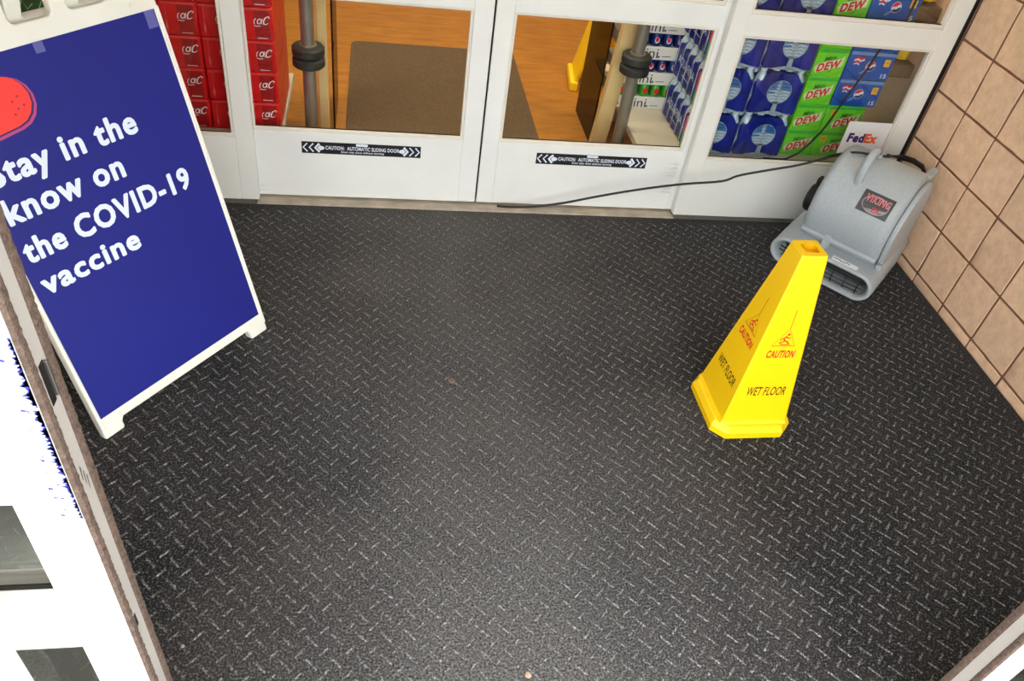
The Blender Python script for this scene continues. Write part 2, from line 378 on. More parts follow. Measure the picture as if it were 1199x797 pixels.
# dark scuffs where hands and carts rub the kick panels
def scuff_mat():
    m = bpy.data.materials.new('scuff'); m.use_nodes = True; nt = m.node_tree; n = nt.nodes; L = nt.links; n.remove(n['Principled BSDF'])
    a = n.new('ShaderNodeBsdfTransparent'); b = n.new('ShaderNodeBsdfDiffuse'); b.inputs[0].default_value = (.05, .05, .05, 1)
    tc = n.new('ShaderNodeTexCoord'); t = n.new('ShaderNodeTexNoise'); t.inputs['Scale'].default_value = 60; L.new(tc.outputs['Object'], t.inputs['Vector'])
    q = n.new('ShaderNodeMath'); q.operation = 'MULTIPLY'; q.inputs[1].default_value = .26; L.new(t.outputs['Fac'], q.inputs[0])
    x = n.new('ShaderNodeMixShader'); L.new(q.outputs[0], x.inputs[0]); L.new(a.outputs[0], x.inputs[1]); L.new(b.outputs[0], x.inputs[2]); L.new(x.outputs[0], n['Material Output'].inputs['Surface'])
    return m
SCUFF = scuff_mat()
def scuffs(door, x0, x1, z0, z1, n, seed, right):
    rnd = random.Random(seed); mb = MB()
    for k in range(n):
        z = rnd.uniform(z0, z1); l = rnd.uniform(.25, 1) * (x1 - x0); h = rnd.uniform(.0015, .006); xa, xb = (x1, x1 - l) if right else (x0, x0 + l)
        mb.add([(xa, 0, z), (xa, 0, z + h), ((xa + xb) / 2, 0, z + h * .9), (xb, 0, z + h * .5), ((xa + xb) / 2, 0, z + h * .1)], [(0, 1, 2, 3, 4)], Matrix.Translation((0, .0412 - .00002 * k, 0)))
    o = mb.build('scuff_marks', SCUFF, door, 'flat2d'); o['kind'] = 'stuff'
scuffs(door_r, -1.03, -.957, .09, .26, 26, 1, True); scuffs(door_l, -2.648, -2.60, .03, .06, 4, 2, False)
# FedEx sticker on the right window
mt = FRONT(-0.292, 0.0182, 0.335)
fx = MB().add([(0, 0, 0), (.196, 0, 0), (.196, .145, 0), (0, .145, 0)], [(0, 1, 2, 3)]).build('window_sticker', M('sticker_white', (236, 236, 236), 0.5), win_r, 'flat2d', mt)
fx['label'] = 'white sticker with purple and orange letters'
MB().text('Fed', .022, .052, .076, .042, bold=.055, z=.0005).build('lettering', M('ink_purple', (62, 28, 110), 0.5), fx, 'flat2d')
MB().text('Ex', .099, .052, .058, .042, bold=.055, z=.0005).build('lettering', M('ink_orange', (250, 96, 20), 0.5), fx, 'flat2d')

# ---- outer doors, parked open on either side
OY0, OY1 = -2.165, -2.108
DO = [(0.13, 0.655), (0.772, 1.35), (1.46, 1.98)]
def outer_leaf(name, label, xe, sgn):
    """xe = meeting edge, the leaf runs away from it in direction -sgn"""
    t = thing(name, label, 'door', kind='structure')
    far = xe - sgn * 0.93; g0 = xe - sgn * 0.070; g1 = far + sgn * 0.07
    X = lambda a, b: (min(a, b), max(a, b))
    for a, b in ((xe, g0), (g1, far)): box_part('stile', WHITE_DOOR, t, *X(a, b), OY0, OY1, 0.012, 2.1, 0.0025)
    zp = 0.012
    for k, (a, b) in enumerate(DO + [(2.1, 2.1)]):
        box_part(['bottom_rail', 'rail', 'rail', 'top_rail'][k], WHITE_DOOR, t, *X(g0, g1), OY0 + .0008, OY1 - .0008, zp, a, 0.002); zp = b
    for a, b in DO:
        box_part('glazing_bead', BEAD, t, *X(g0, g1), OY0 + .004, OY0 + .016, a, a + .014, .002); box_part('glazing_bead', BEAD, t, *X(g0, g1), OY0 + .004, OY0 + .016, b - .009, b, .002)
        box_part('gasket', CAULK, t, *X(g0, g1), OY0 + .0165, OY0 + .020, a + .012, a + .019)
        box_part('pane', GLASS, t, *X(g0, g1), OY0 + .022, OY0 + .028, a, b)
    # meeting edge: channel between two pile strips
    box_part('edge_channel', CHAN, t, *X(xe, xe + sgn * .003), OY0 + .016, OY1 - .017, 0.014, 2.09)
    rnd = random.Random(3 if sgn > 0 else 4)
    for y0, y1 in ((OY0 + .001, OY0 + .016), (OY1 - .017, OY1)):
        mb = MB(); rings = []
        n = 420
        for k in range(n + 1):
            z = 0.014 + 2.07 * k / n; dx = .005 + rnd.uniform(-.0007, .0007); e = rnd.uniform(-.0006, .0006)
            rings.append([(xe, y0, z), (xe + sgn * dx, y0 + .002 + e, z), (xe + sgn * (dx + .0015), (y0 + y1) / 2, z), (xe + sgn * dx, y1 - .002 + e, z), (xe, y1, z)])
        mb.loft(rings).build('pile_strip', PILE, t, True)
    return t
door_o = outer_leaf('door_3', 'open outer sliding door with white sunlit stile and brown weatherstrip on the left', -2.536, 1)
door_p = outer_leaf('door_4', 'open outer sliding door edge in the lower right corner', -0.957, -1)
# latch slot and scratches in the left edge channel
box_part('latch_slot', BLACK, door_o, -2.5335, -2.5322, OY0 + .020, OY0 + .031, 1.128, 1.185)
box_part('latch_bolt', M('latch_metal', (120, 118, 114), .35, .8), door_o, -2.5335, -2.5290, OY0 + .031, OY0 + .035, 1.132, 1.182, .001)
box_part('latch_slot', BLACK, door_o, -2.5335, -2.5324, OY0 + .018, OY0 + .023, .672, .700)
for k in range(3):
    y = OY0 + .022 + .004 * k; z = 1.0 - .012 * k
    MB().add([(-2.5324, y, z), (-2.5324, y + .0012, z + .002), (-2.5324, y + .004, z + .022), (-2.5324, y + .0025, z + .022)], [(0, 1, 2, 3)]).build('scratch', BLACK, door_o)
# blue smears along the sunlit stile
rnd = random.Random(11); mb = MB()
for k in range(260):
    z = rnd.uniform(0.955, 1.235); ln = abs(rnd.gauss(0, .0025)) + .0004; h = rnd.uniform(.001, .004); dz = rnd.uniform(-.006, .006)
    wx = rnd.uniform(.2, 1) * .0065 * max(0, 1 - ((z - 1.1) / .15) ** 2)
    mb.add([(-2.5365, 0, z), (-2.5365, 0, z + h * 2), (-2.5365 - wx - ln, 0, z + h + dz)], [(0, 1, 2)], Matrix.Translation((0, OY0 - .0004, 0)))
for k in range(16):
    z = rnd.uniform(.96, 1.22); x = -2.5365 - rnd.uniform(.008, .022); l = rnd.uniform(.002, .006); h = rnd.uniform(.0005, .002)
    mb.add([(x, 0, z), (x - l, 0, z + h), (x - l * 1.3, 0, z - h), (x - .3 * l, 0, z - h * 1.4)], [(0, 1, 2, 3)], Matrix.Translation((0, OY0 - .0004, 0)))
ps = mb.build('blue_marks', M('blue_smear', (58, 62, 178), .6), door_o, 'flat2d'); ps['label'] = 'ragged blue smears along the white stile'; ps['kind'] = 'stuff'
# white sheet taped over the glass of the left outer leaf
sh = MB().box(-3.38, -2.6065, OY0 + .0185, OY0 + .0215, .962, 1.345).build('paper_sheet', M('white_paper', (240, 239, 234), .7, var=.02), door_o); sh['label'] = 'blank white sheet covering the upper glass'
# fixed outer side windows (the leaves slide behind them)
def outer_fixed(name, label, xa, xb):
    t = thing(name, label, 'window', kind='structure'); a, b = -2.247, -2.202
    for u, v in ((xa, xa + .07), (xb - .07, xb)): box_part('stile', WHITE, t, u, v, a, b, 0, 2.1, .003)
    for u, v in ((0, .25), (.80, .87), (1.4, 1.46), (2.02, 2.1)): box_part('rail', WHITE, t, xa + .07, xb - .07, a + .001, b - .001, u, v, .002)
    for u, v in ((.25, .80), (.87, 1.4), (1.46, 2.02)): box_part('pane', GLASS, t, xa + .07, xb - .07, a + .02, a + .026, u, v)
outer_fixed('window_3', 'fixed outer side window in the lower left corner', -3.59, -2.658)
outer_fixed('window_4', 'fixed outer side window beyond the right outer door', -0.80, -0.005)
tag(MB().box(-3.6, 0.006, -2.26, -2.10, 2.1, 2.65, .003).build('trim_4', WHITE), 'white header beam above the outer doors', 'trim', kind='structure')
tag(MB().box(-3.6, 0.0, -2.26, -2.095, -.008, .006, .001).build('trim_5', ALU), 'grey metal threshold under the outer doors', 'threshold', kind='structure')

# ---- entrance mat
def mat_material(name, lo, hi, light, thr, dust, wear_sheen):
    """flecked pile, brownish dirt in patches and a greyer middle path, partly trodden, partly painted sky sheen"""
    m = M(name, (40, 40, 40), 0.9, spec=0.25); nt = m.node_tree; n = nt.nodes; L = nt.links; p = n['Principled BSDF']
    tc = n.new('ShaderNodeTexCoord')
    def noise(s, d=2, r=.5):
        t = n.new('ShaderNodeTexNoise'); t.inputs['Scale'].default_value = s; t.inputs['Detail'].default_value = d; t.inputs['Roughness'].default_value = r
        L.new(tc.outputs['Object'], t.inputs['Vector']); return t
    def math_(op, a, b=None, clamp=False):
        q = n.new('ShaderNodeMath'); q.operation = op; q.use_clamp = clamp
        for k, v in enumerate((a, b)):
            if v is None: continue
            if isinstance(v, (int, float)): q.inputs[k].default_value = v
            else: L.new(v, q.inputs[k])
        return q.outputs[0]
    def ramp(src, stops):
        r = n.new('ShaderNodeValToRGB'); e = r.color_ramp.elements
        while len(e) < len(stops): e.new(.5)
        for q, (pos, c) in zip(e, stops): q.position = pos; q.color = c
        L.new(src, r.inputs[0]); return r.outputs[0]
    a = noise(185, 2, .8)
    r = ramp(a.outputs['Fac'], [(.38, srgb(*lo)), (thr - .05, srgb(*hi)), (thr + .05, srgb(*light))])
    d = ramp(noise(2.1, 6, .62).outputs['Fac'], [(.40, (0, 0, 0, 1)), (.70, (1, 1, 1, 1))])
    sp = n.new('ShaderNodeSeparateXYZ'); L.new(tc.outputs['Object'], sp.inputs[0])
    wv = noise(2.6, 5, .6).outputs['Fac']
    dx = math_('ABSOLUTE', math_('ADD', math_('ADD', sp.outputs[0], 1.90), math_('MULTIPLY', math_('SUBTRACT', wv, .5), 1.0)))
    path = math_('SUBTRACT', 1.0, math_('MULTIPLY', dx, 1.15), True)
    path = math_('MULTIPLY', path, wear_sheen)  # middle band blends treading with sky sheen painted into the colour
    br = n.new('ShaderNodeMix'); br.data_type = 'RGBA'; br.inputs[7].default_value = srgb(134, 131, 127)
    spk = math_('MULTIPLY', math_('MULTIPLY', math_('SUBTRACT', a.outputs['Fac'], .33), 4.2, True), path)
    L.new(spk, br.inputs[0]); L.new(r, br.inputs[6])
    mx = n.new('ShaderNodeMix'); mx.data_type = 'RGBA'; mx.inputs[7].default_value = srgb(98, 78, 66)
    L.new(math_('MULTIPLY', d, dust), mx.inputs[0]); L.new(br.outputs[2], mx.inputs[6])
    L.new(mx.outputs[2], p.inputs['Base Color'])
    b = n.new('ShaderNodeBump'); b.inputs['Strength'].default_value = .8; b.inputs['Distance'].default_value = .003; L.new(a.outputs['Fac'], b.inputs['Height']); L.new(b.outputs[0], p.inputs['Normal'])
    p.inputs['Sheen Weight'].default_value = .15; p.inputs['Sheen Roughness'].default_value = .4
    return m
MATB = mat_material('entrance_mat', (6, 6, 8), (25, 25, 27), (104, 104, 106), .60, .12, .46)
RIB = mat_material('entrance_mat_rib', (38, 38, 39), (86, 86, 87), (150, 150, 150), .58, .06, .25)
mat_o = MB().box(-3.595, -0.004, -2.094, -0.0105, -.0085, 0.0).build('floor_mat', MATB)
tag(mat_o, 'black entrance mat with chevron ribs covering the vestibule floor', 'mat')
mb = MB(); PX, PY = .0566, .0555; rnd = random.Random(5)
def rib(cx, cy, ang, ln, wd, h):
    c, s = math.cos(ang), math.sin(ang); v = []
    for t, k, z in ((-1, 0, 0), (-.8, 1, 0), (.8, 1, 0), (1, 0, 0), (.8, -1, 0), (-.8, -1, 0), (-.7, 0, h), (.7, 0, h)):
        a, b = t * ln / 2, k * wd / 2; v.append((cx + a * c - b * s, cy + a * s + b * c, z))
    mb.add(v, [(0, 1, 6), (1, 2, 7, 6), (2, 3, 7), (3, 4, 7), (4, 5, 6, 7), (5, 0, 6)][:])
for i in range(-27, 38):
    for j in range(-10, 29):
        for k in (0, 1):
            x = -2.113 + PX * (i + .5 * k); y = -1.561 + PY * (j + .5 * k)
            if x < -3.57 or x > -.03 or y < -2.07 or y > -.035: continue
            x += rnd.uniform(-.0012, .0012); y += rnd.uniform(-.0012, .0012)
            if k == 0: rib(x, y, math.radians(-47 + rnd.uniform(-3, 3)), .043 * rnd.uniform(.9, 1.05), .0062, .0022)
            else: rib(x, y, math.radians(45 + rnd.uniform(-4, 4)), .032 * rnd.uniform(.85, 1.05), .0062, .0022)
ro = mb.build('mat_ribs', RIB, mat_o, True); ro['kind'] = 'stuff'; ro['label'] = 'short raised ribs in a chevron pattern'
# pebbles and chewing gum on the mat
for (x, y, s, lb) in ((-1.958, -.994, .013, 'small flattened gum spot in the middle of the mat'), (-1.846, -1.955, .008, 'small pale pebble at the near edge of the mat'), (-2.624, -1.835, .004, 'tiny beige crumb beside the left outer door')):
    bm = bmesh.new(); bmesh.ops.create_icosphere(bm, subdivisions=2, radius=s)
    for v in bm.verts: v.co *= random.uniform(.8, 1.15); v.co.z *= .45 if s < .01 else .2
    me = bpy.data.meshes.new('pebble'); bm.to_mesh(me); bm.free()
    o = link('pebble', me, M('pebble_tan' if s < .01 else 'gum_brown', (168, 146, 124) if s < .01 else (112, 98, 88), .8, var=.2, vscale=200)); o.location = (x, y, s * (.4 if s < .01 else .17) + .001); tag(o, lb, 'pebble')

# ================================================================== SANDWICH BOARD
A = Vector((-2.547, -.752, 0)); B = Vector((-2.933, -1.226, 0)); U = (A - B).normalized(); Nn = Vector((U.y, -U.x, 0)); TH = math.radians(16)
sb = thing('sandwich_board', 'white plastic sandwich board with blue poster standing on the mat', 'sign', tuple(A - Nn * .314))
def board_panel(front):
    rim = rrect(-.604, .0, .0, 1.145, .012)
    # feet: cut the bottom edge between the two feet
    rim = [(-.604, .004), (-.600, 0), (-.545, 0), (-.541, .006), (-.541, .022), (-.533, .034), (-.075, .034), (-.067, .022), (-.067, .006), (-.063, 0), (-.004, 0), (0, .004)] + \
          [(0, 1.12), (-.01, 1.138), (-.03, 1.145), (-.574, 1.145), (-.594, 1.138), (-.604, 1.12)]
    holes = [rrect(c - .052, c + .052, 1.038, 1.108, .016)[::-1] for c in (-.181, -.325, -.469)]
    return plate([rim] + holes, .028, .004)
v_f = Vector((0, 0, 1)) * math.cos(TH) - Nn * math.sin(TH)
MF = Matrix.Translation(-(A - Nn * .314)) @ frame(A, U, v_f) @ Matrix.Translation((0, 0, -.014))
pf = link('front_panel', board_panel(True), PLASTW, sb, MF)
A2 = A - Nn * .628
v_b = Vector((0, 0, 1)) * math.cos(TH) + Nn * math.sin(TH)
MBk = Matrix.Translation(-(A - Nn * .314)) @ frame(A2 - U * .604, -U, v_b) @ Matrix.Translation((0, 0, -.014))
link('rear_panel', board_panel(False), PLASTW, sb, MBk)
# raised rims of the front panel
for (x0, x1, y0, y1) in ((-.604, -.594, .03, 1.0), (-.008, .0, .03, 1.0)): MB().box(x0, x1, y0, y1, .010, .019, .002).build('rim', PLASTW, sb, matrix=MF)
post = MB().box(-.592, -.014, .066, .994, .0135, .0155).build('poster', POSTER, sb, matrix=MF); post['label'] = 'dark blue poster with white lettering'
Tz = .0159
def line(s, x0, x1, yb, cap, desc=False):
    """one line of the poster from x0 to x1, baseline yb, ascender height cap"""
    lo = yb - cap * .29 if desc else yb - cap * .01
    for k in range(s.count(' ') + 1): MB().heavy_text(s, x0, lo, x1 - x0, yb + cap - lo, .0030, Tz, word=k).build('lettering', INKW, sb, 'flat2d', MF)
line('Stay in the', -.572, -.177, .725, .064, True); line('know on', -.574, -.255, .634, .064)
line('the COVID-19', -.576, -.084, .534, .062); line('vaccine', -.572, -.291, .445, .055)
# red bandage emblem
def band_outline(g):
    c = Vector((-.495, .888)); d = Vector((math.cos(math.radians(6)), math.sin(math.radians(6)))); q = Vector((-d.y, d.x)); out = []
    for sg in (1, -1):
        for k in range(9):
            a = math.radians(-90 + 180 * k / 8) if sg > 0 else math.radians(90 + 180 * k / 8)
            p = c + d * (sg * .035) + (d * math.cos(a) + q * math.sin(a)) * (.056 + g); out.append((p.x, p.y))
    return out
em = MB().poly([(x + .006, y - .006) for x, y in band_outline(.004)], z=Tz).build('bandage_shadow', M('ink_dusty_pink', (178, 66, 120), .5), sb, 'flat2d', MF)
MB().poly([(x + .004, y - .003) for x, y in band_outline(.0005)], z=Tz + .0002).build('bandage_line', M('ink_navy', (58, 22, 92), .5), sb, 'flat2d', MF)
MB().poly(band_outline(0), z=Tz + .0004).build('bandage', M('ink_coral', (246, 58, 52), .5), sb, 'flat2d', MF)
dt = MB()
for p in ((-.432, .898), (-.425, .876), (-.440, .872), (-.447, .890), (-.452, .862)): dt.poly(circ(p[0], p[1], .0028, 8), z=Tz + .0006)
dt.build('bandage_dots', M('ink_dark_red', (178, 30, 30), .5), sb, 'flat2d', MF)
for (x0, x1, y0, y1) in ((-.350, -.326, .970, .9945), (-.047, -.018, .952, .9945)): MB().box(x0, x1, y0, y1, .0166, .0176).build('tape', M('tape_film', (96, 99, 165), .25), sb, matrix=MF)
for p in ((-.072, 1.016), (-.532, 1.016), (-.06, .045), (-.542, .045)): MB().lathe([(.0065, .0135), (.006, .017), (.0035, .018)], 10, (p[0], p[1], 0)).build('rivet', PLASTW, sb, True, MF)

# ================================================================== WET FLOOR CONE
cn = thing('wet_floor_cone', 'yellow four-sided wet floor cone standing on the mat', 'cone', (-1.0285, -1.1185, 0), math.radians(1.0))
def octa(h, c, z): return [(h, -h + c, z), (h, h - c, z), (h - c, h, z), (-h + c, h, z), (-h, h - c, z), (-h, -h + c, z), (-h + c, -h, z), (h - c, -h, z)]
mb = MB().loft([octa(.130, .038, .0015), octa(.1335, .040, .004), octa(.1335, .040, .026), octa(.124, .036, .044), octa(.118, .034, .047), octa(.108, .030, .047)], cap=True)
mb.build('base', YEL, cn)
def sq(h, c, z): return octa(h, c, z)
mb = MB().loft([sq(.114, .008, .046), sq(.108, .0075, .056), sq(.0395, .005, .636), sq(.0375, .005, .640), sq(.022, .0065, .640), sq(.021, .009, .60), sq(.021, .009, .56)], cap=False)
mb.f.append(tuple(range(len(mb.v) - 8, len(mb.v))))
mb.build('body', YEL, cn)
MB().loft([[(.0205 * math.cos(2 * math.pi * k / 16), .0205 * math.sin(2 * math.pi * k / 16), z) for k in range(16)] for z in (.6405, .57)], cap=False).build('top_socket', YELIN, cn, True)
def cone_face(ang):
    rot = Matrix.Rotation(ang, 4, 'Z'); o = rot @ Vector((0, -.108, .056)); up = rot @ Vector((0, .0685, .58)); rt = rot @ Vector((1, 0, 0))
    mt = frame(o, rt, up) @ Matrix.Translation((0, 0, .0006))
    # text plane: x across, y up the face (v = z-.056 scaled)
    k = math.hypot(.0685, .58) / .58; V = lambda z: (z - .056) * k
    MB().text('WET FLOOR', -.063, V(.158), .127, V(.192) - V(.158), bold=.014, shear=.12).build('lettering', INKBROWN, cn, 'flat2d', mt)
    MB().text('CAUTION', -.043, V(.300), .090, V(.328) - V(.300), bold=.036, shear=.16).build('lettering', INKR, cn, 'flat2d', mt)
    s = MB(); a, b, c = (-.036, V(.344)), (.036, V(.344)), (.003, V(.404))
    s.ribbon([a, b, c, a, b], .0026); s.ribbon([c, (.004, V(.466))], .0022)
    s.build('symbol_outline', INKBR, cn, 'flat2d', mt)
    f = MB(); f.poly(circ(.006, V(.384), .0045, 10)); y = V(.344)
    f.ribbon([(.003, y + .034), (-.006, y + .026), (-.001, y + .018)], .0055); f.ribbon([(-.001, y + .018), (.010, y + .014), (.013, y + .005)], .0045)
    f.ribbon([(-.003, y + .017), (-.010, y + .010), (-.018, y + .012)], .004); f.ribbon([(-.004, y + .028), (-.013, y + .024), (-.014, y + .017)], .0035); f.ribbon([(.002, y + .03), (.011, y + .026), (.015, y + .03)], .0035)
    f.ribbon([(-.012, y + .005), (.0, y + .004), (.02, y + .006)], .003)
    f.build('falling_figure', INKR, cn, 'flat2d', mt)
for a in (0, -math.pi / 2, math.pi / 2, math.pi): cone_face(a)

# ================================================================== AIR MOVER
fan = thing('air_mover', 'grey plastic carpet blower with black cord in the corner by the wall', 'blower', (-.4667, -.4446, 0), -.8311)
DB, DZ, DR = .22, .28, .20          # drum axis (behind the nozzle, above the floor) and radius
r0, r1 = -.150, .174
prof = [(.0, r0 + .004), (.165, r0 + .004), (.182, r0 + .007), (.193, r0 + .014), (.199, r0 + .026), (DR, r0 + .04), (DR, r1 - .04), (.199, r1 - .026), (.193, r1 - .014), (.182, r1 - .007), (.165, r1 - .004), (.0, r1 - .004)]
prof[0] = (.02, r0 + .004); prof[-1] = (.02, r1 - .004)
MB().lathe(prof, 48, (0, DB, DZ), axis='x').build('drum_housing', GREY, fan, True)
def stad(y, wd, ht, z0, n=10, dx=0.0, sq=1.0):
    """rounded slot outline in the x-z plane"""
    r = ht / 2 * sq; out = []
    for cx, cz, a0 in ((wd / 2 - r, z0 + ht - r, 0), (-wd / 2 + r, z0 + ht - r, 90), (-wd / 2 + r, z0 + r, 180), (wd / 2 - r, z0 + r, 270)):
        for k in range(n + 1):
            a = math.radians(a0 + 90 * k / n); out.append((dx + cx + r * math.cos(a), y, cz + r * math.sin(a)))
    return out
mb = MB().loft([stad(.012, .388, .080, .032), stad(.0, .398, .090, .027), stad(-.003, .410, .102, .021), stad(0, .424, .114, .015), stad(.008, .4308, .12, .0123), stad(.03, .431, .120, .012), stad(.09, .428, .136, .010, sq=.9), stad(.16, .420, .150, .008, sq=.7), stad(.40, .400, .155, .006, sq=.4), stad(.43, .38, .13, .012, sq=.4)], cap=False)
mb.f.append(tuple(range(len(mb.v) - 44, len(mb.v))))
mb.loft([stad(.012, .388, .080, .032), stad(.10, .380, .075, .034)], cap=False)
mb.build('base_duct', GREY, fan, True)
MB().loft([stad(.099, .379, .074, .0345), stad(.103, .379, .074, .0345)]).build('duct_interior', M('duct_dark', (52, 54, 56), .8), fan)
gr = MB()
for k in range(4):
    z = .047 + .0168 * k; hw = .180 if k in (1, 2) else .166
    gr.tube([(-hw, .016, z), (-.09, .010, z), (.09, .010, z), (hw, .016, z)], .0021, 6)
for k in range(7):
    x = -.156 + .052 * k
    gr.tube([(x, .018, .034), (x, .009, .050), (x, .008, .072), (x, .009, .092), (x, .018, .108)], .0021, 6)
gr.build('outlet_grille', BLACK, fan, True)
# side cheeks standing up from the base on both sides of the drum
def cheek(x0, x1, rad, a0, a1):
    pts = [(DB - rad * math.cos(math.radians(a)), DZ + rad * math.sin(math.radians(a))) for a in [a0 + (a1 - a0) * k / 20 for k in range(21)]] + [(DB + .18, .06), (DB - .13, .06)]
    mt = Matrix(((0, 0, 1, (x0 + x1) / 2), (1, 0, 0, 0), (0, 1, 0, 0), (0, 0, 0, 1)))
    link('side_cheek', plate([pts], x1 - x0, .004), GREY, fan, mt)
cheek(.171, .191, .177, -32, 160)
MB().lathe([(.03, -.176), (.048, -.176), (.055, -.170), (.058, -.146)], 20, (0, .10, .285), axis='x').build('inlet_cap', BLACK, fan, True)
MB().box(-.166, -.146, .08, .12, .32, .375, .006).build('switch_box', BLACK, fan)
# front clip, lip
MB().box(-.045, -.014, .036, .075, .140, .202, .004).build('front_clip', GREY, fan)
MB().tube([(-.138, .050, .178), (.02, .045, .181), (.168, .050, .180)], .012, 8).build('drum_lip', GREY, fan, True)
MB().box(.176, .197, .05, .08, .150, .168, .004).build('side_catch', GREY, fan)
# handle
hp = [(.084, .420), (.072, .455), (.074, .490), (.092, .516), (.124, .530), (.160, .528), (.195, .512), (.224, .484), (.236, .466)]
MB().tube([(-.023, y, z) for y, z in hp], .0145, 12).build('handle', GREY, fan, True)
for y, z, a in ((.090, .424, 50), (.236, .474, 95)): MB().lathe([(.026, -.012), (.023, .004), (.015, .010)], 14).build('handle_boss', GREY, fan, True, Matrix.Translation((-.023, y, z)) @ Matrix.Rotation(math.radians(90 - a), 4, 'X'))
# label plate wrapped on the drum
def drum_pt(x, ang, dr): return Vector((x, DB - (DR + dr) * math.cos(math.radians(ang)), DZ + (DR + dr) * math.sin(math.radians(ang))))
def wrap(mb, x0, a0, w_, h_, dr):
    """bend flat artwork (unit plate w_ x h_) round the drum"""
    out = MB(); out.f = mb.f; out.v = [tuple(drum_pt(x0 + x, a0 + math.degrees(y / DR), dr + z)) for x, y, z in mb.v]; return out
LW, LH = .118, .082
pl = MB(); N = 10
for j in range(N + 1):
    for i in range(2): pl.v.append((LW * i, LH * j / N, 0))
pl.f = [(2 * j, 2 * j + 1, 2 * j + 3, 2 * j + 2) for j in range(N)]
lab = wrap(pl, .016, 20.3, LW, LH, .0012).build('label_plate', M('label_dark', (74, 72, 74), .4, var=.2, vscale=30), fan, True); lab['label'] = 'dark name plate with red lettering'
sw = MB(); sw.poly(circ(.060, .038, .050, 24, .034))
wrap(sw, .016, 20.3, LW, LH, .0015).build('label_swoosh', M('label_silver', (150, 146, 146), .4), fan, 'flat2d')  # silver swoosh printed on the name plate
t = MB(); t.text('VIKING', .016, .043, .092, .027, bold=.03); wrap(t, .016, 20.3, LW, LH, .0019).build('lettering', M('ink_pink', (238, 196, 200), .5), fan, 'flat2d')
t = MB(); t.text('VIKING', .0175, .0445, .089, .024, bold=.0); wrap(t, .016, 20.3, LW, LH, .0023).build('lettering', M('ink_crimson', (200, 34, 52), .5), fan, 'flat2d')
t = MB()
for x in (.018, .029, .040): t.ribbon([(x, .026), (x + .007, .029), (x + .008, .022), (x + .001, .020), (x + .002, .015), (x + .009, .014)], .0018)
wrap(t, .016, 20.3, LW, LH, .0020).build('lettering', M('ink_grey', (96, 88, 92), .5), fan, 'flat2d')
t = MB(); t.text('EX', .056, .012, .030, .018, bold=.02); wrap(t, .016, 20.3, LW, LH, .0021).build('lettering', M('ink_crimson'), fan, 'flat2d')
# small white sticker on the duct
ms = frame((.075, .012, .1345), (1, 0, 0), (0, .97, .22))
st = MB().box(-.052, .052, -.004, .016, -.002, .0006).build('small_sticker', M('sticker_white'), fan, matrix=ms)
MB().ribbon([(-.045, .006), (-.02, .007), (-.018, .003), (.002, .004), (.004, .009), (.02, .005)], .004, z=.001).build('sticker_print', INKBROWN, fan, 'flat2d', ms)
# cord: coil behind the drum and the long run to the door
co = MB(); rnd = random.Random(2)
for k in range(5):
    zt = .452 - .006 * k; yb = .405 + .006 * k
    co.tube([(.0 - .004 * k, .34, .455), (.03, yb - .02, zt + .004), (.07, yb, zt), (.11, yb + .004, zt - .010), (.135, yb, zt - .035), (.12, yb + .01, .36), (.05, yb + .012, .345), (.0, yb, .38), (-.01, .36, .44)], .0042, 7)
co.build('cord_coil', CORD, fan, True)
MB().box(.140, .172, .33, .43, .425, .447, .008).build('cord_hook', GREY, fan)
def cat(pts, n=6):
    P = [Vector(p) for p in pts]; P = [P[0] * 2 - P[1]] + P + [P[-1] * 2 - P[-2]]; out = []
    for i in range(1, len(P) - 2):
        for k in range(n):
            t = k / n; a, b, c, d = P[i - 1], P[i], P[i + 1], P[i + 2]
            out.append(.5 * ((2 * b) + (c - a) * t + (2 * a - 5 * b + 4 * c - d) * t * t + (3 * b - a - 3 * c + d) * t ** 3))
    return out + [P[-2]]
fm = Matrix.Translation((-.4667, -.4446, 0)) @ Matrix.Rotation(-.8311, 4, 'Z'); fi = fm.inverted()
run = [(-1.70, .02, .012), (-1.645, .0, .022), (-1.554, -.019, .040), (-1.434, -.033, .072), (-1.3, -.047, .118), (-1.133, -.061, .168), (-.964, -.075, .209), (-.811, -.09, .239), (-.754, -.104, .276), (-.644, -.118, .315), (-.55, -.132, .347), (-.461, -.146, .387), (-.424, -.16, .416)]
top = [drum_pt(-.10, 78, .006), drum_pt(-.04, 88, .006), drum_pt(.0, 100, .006), Vector((.0, .34, .455))]
MB().tube(cat([fi @ Vector(p) for p in run] + top), .0048, 8).build('power_cord', CORD, fan, True)

# ================================================================== BEHIND THE GLASS
# display platforms
def platform(x0, x1, y0, y1, label):
    t = thing('display_platform', label, 'platform', ((x0 + x1) / 2, (y0 + y1) / 2, 0)); hx, hy = (x1 - x0) / 2, (y1 - y0) / 2
    box_part('deck', SHELF, t, -hx, hx, -hy, hy, .215, .245, .002)
    for sx in (-1, 1):
        for sy in (-1, 1): box_part('leg', SHELF, t, sx * (hx - .1) - .03, sx * (hx - .1) + .03, sy * (hy - .1) - .03, sy * (hy - .1) + .03, 0.0, .215, .003)
platform(-1.107, -.02, .105, 1.0, 'low beige platform carrying water and soda packs behind the right window')
platform(-3.56, -2.555, .105, .66, 'low beige platform carrying red cartons behind the left window')

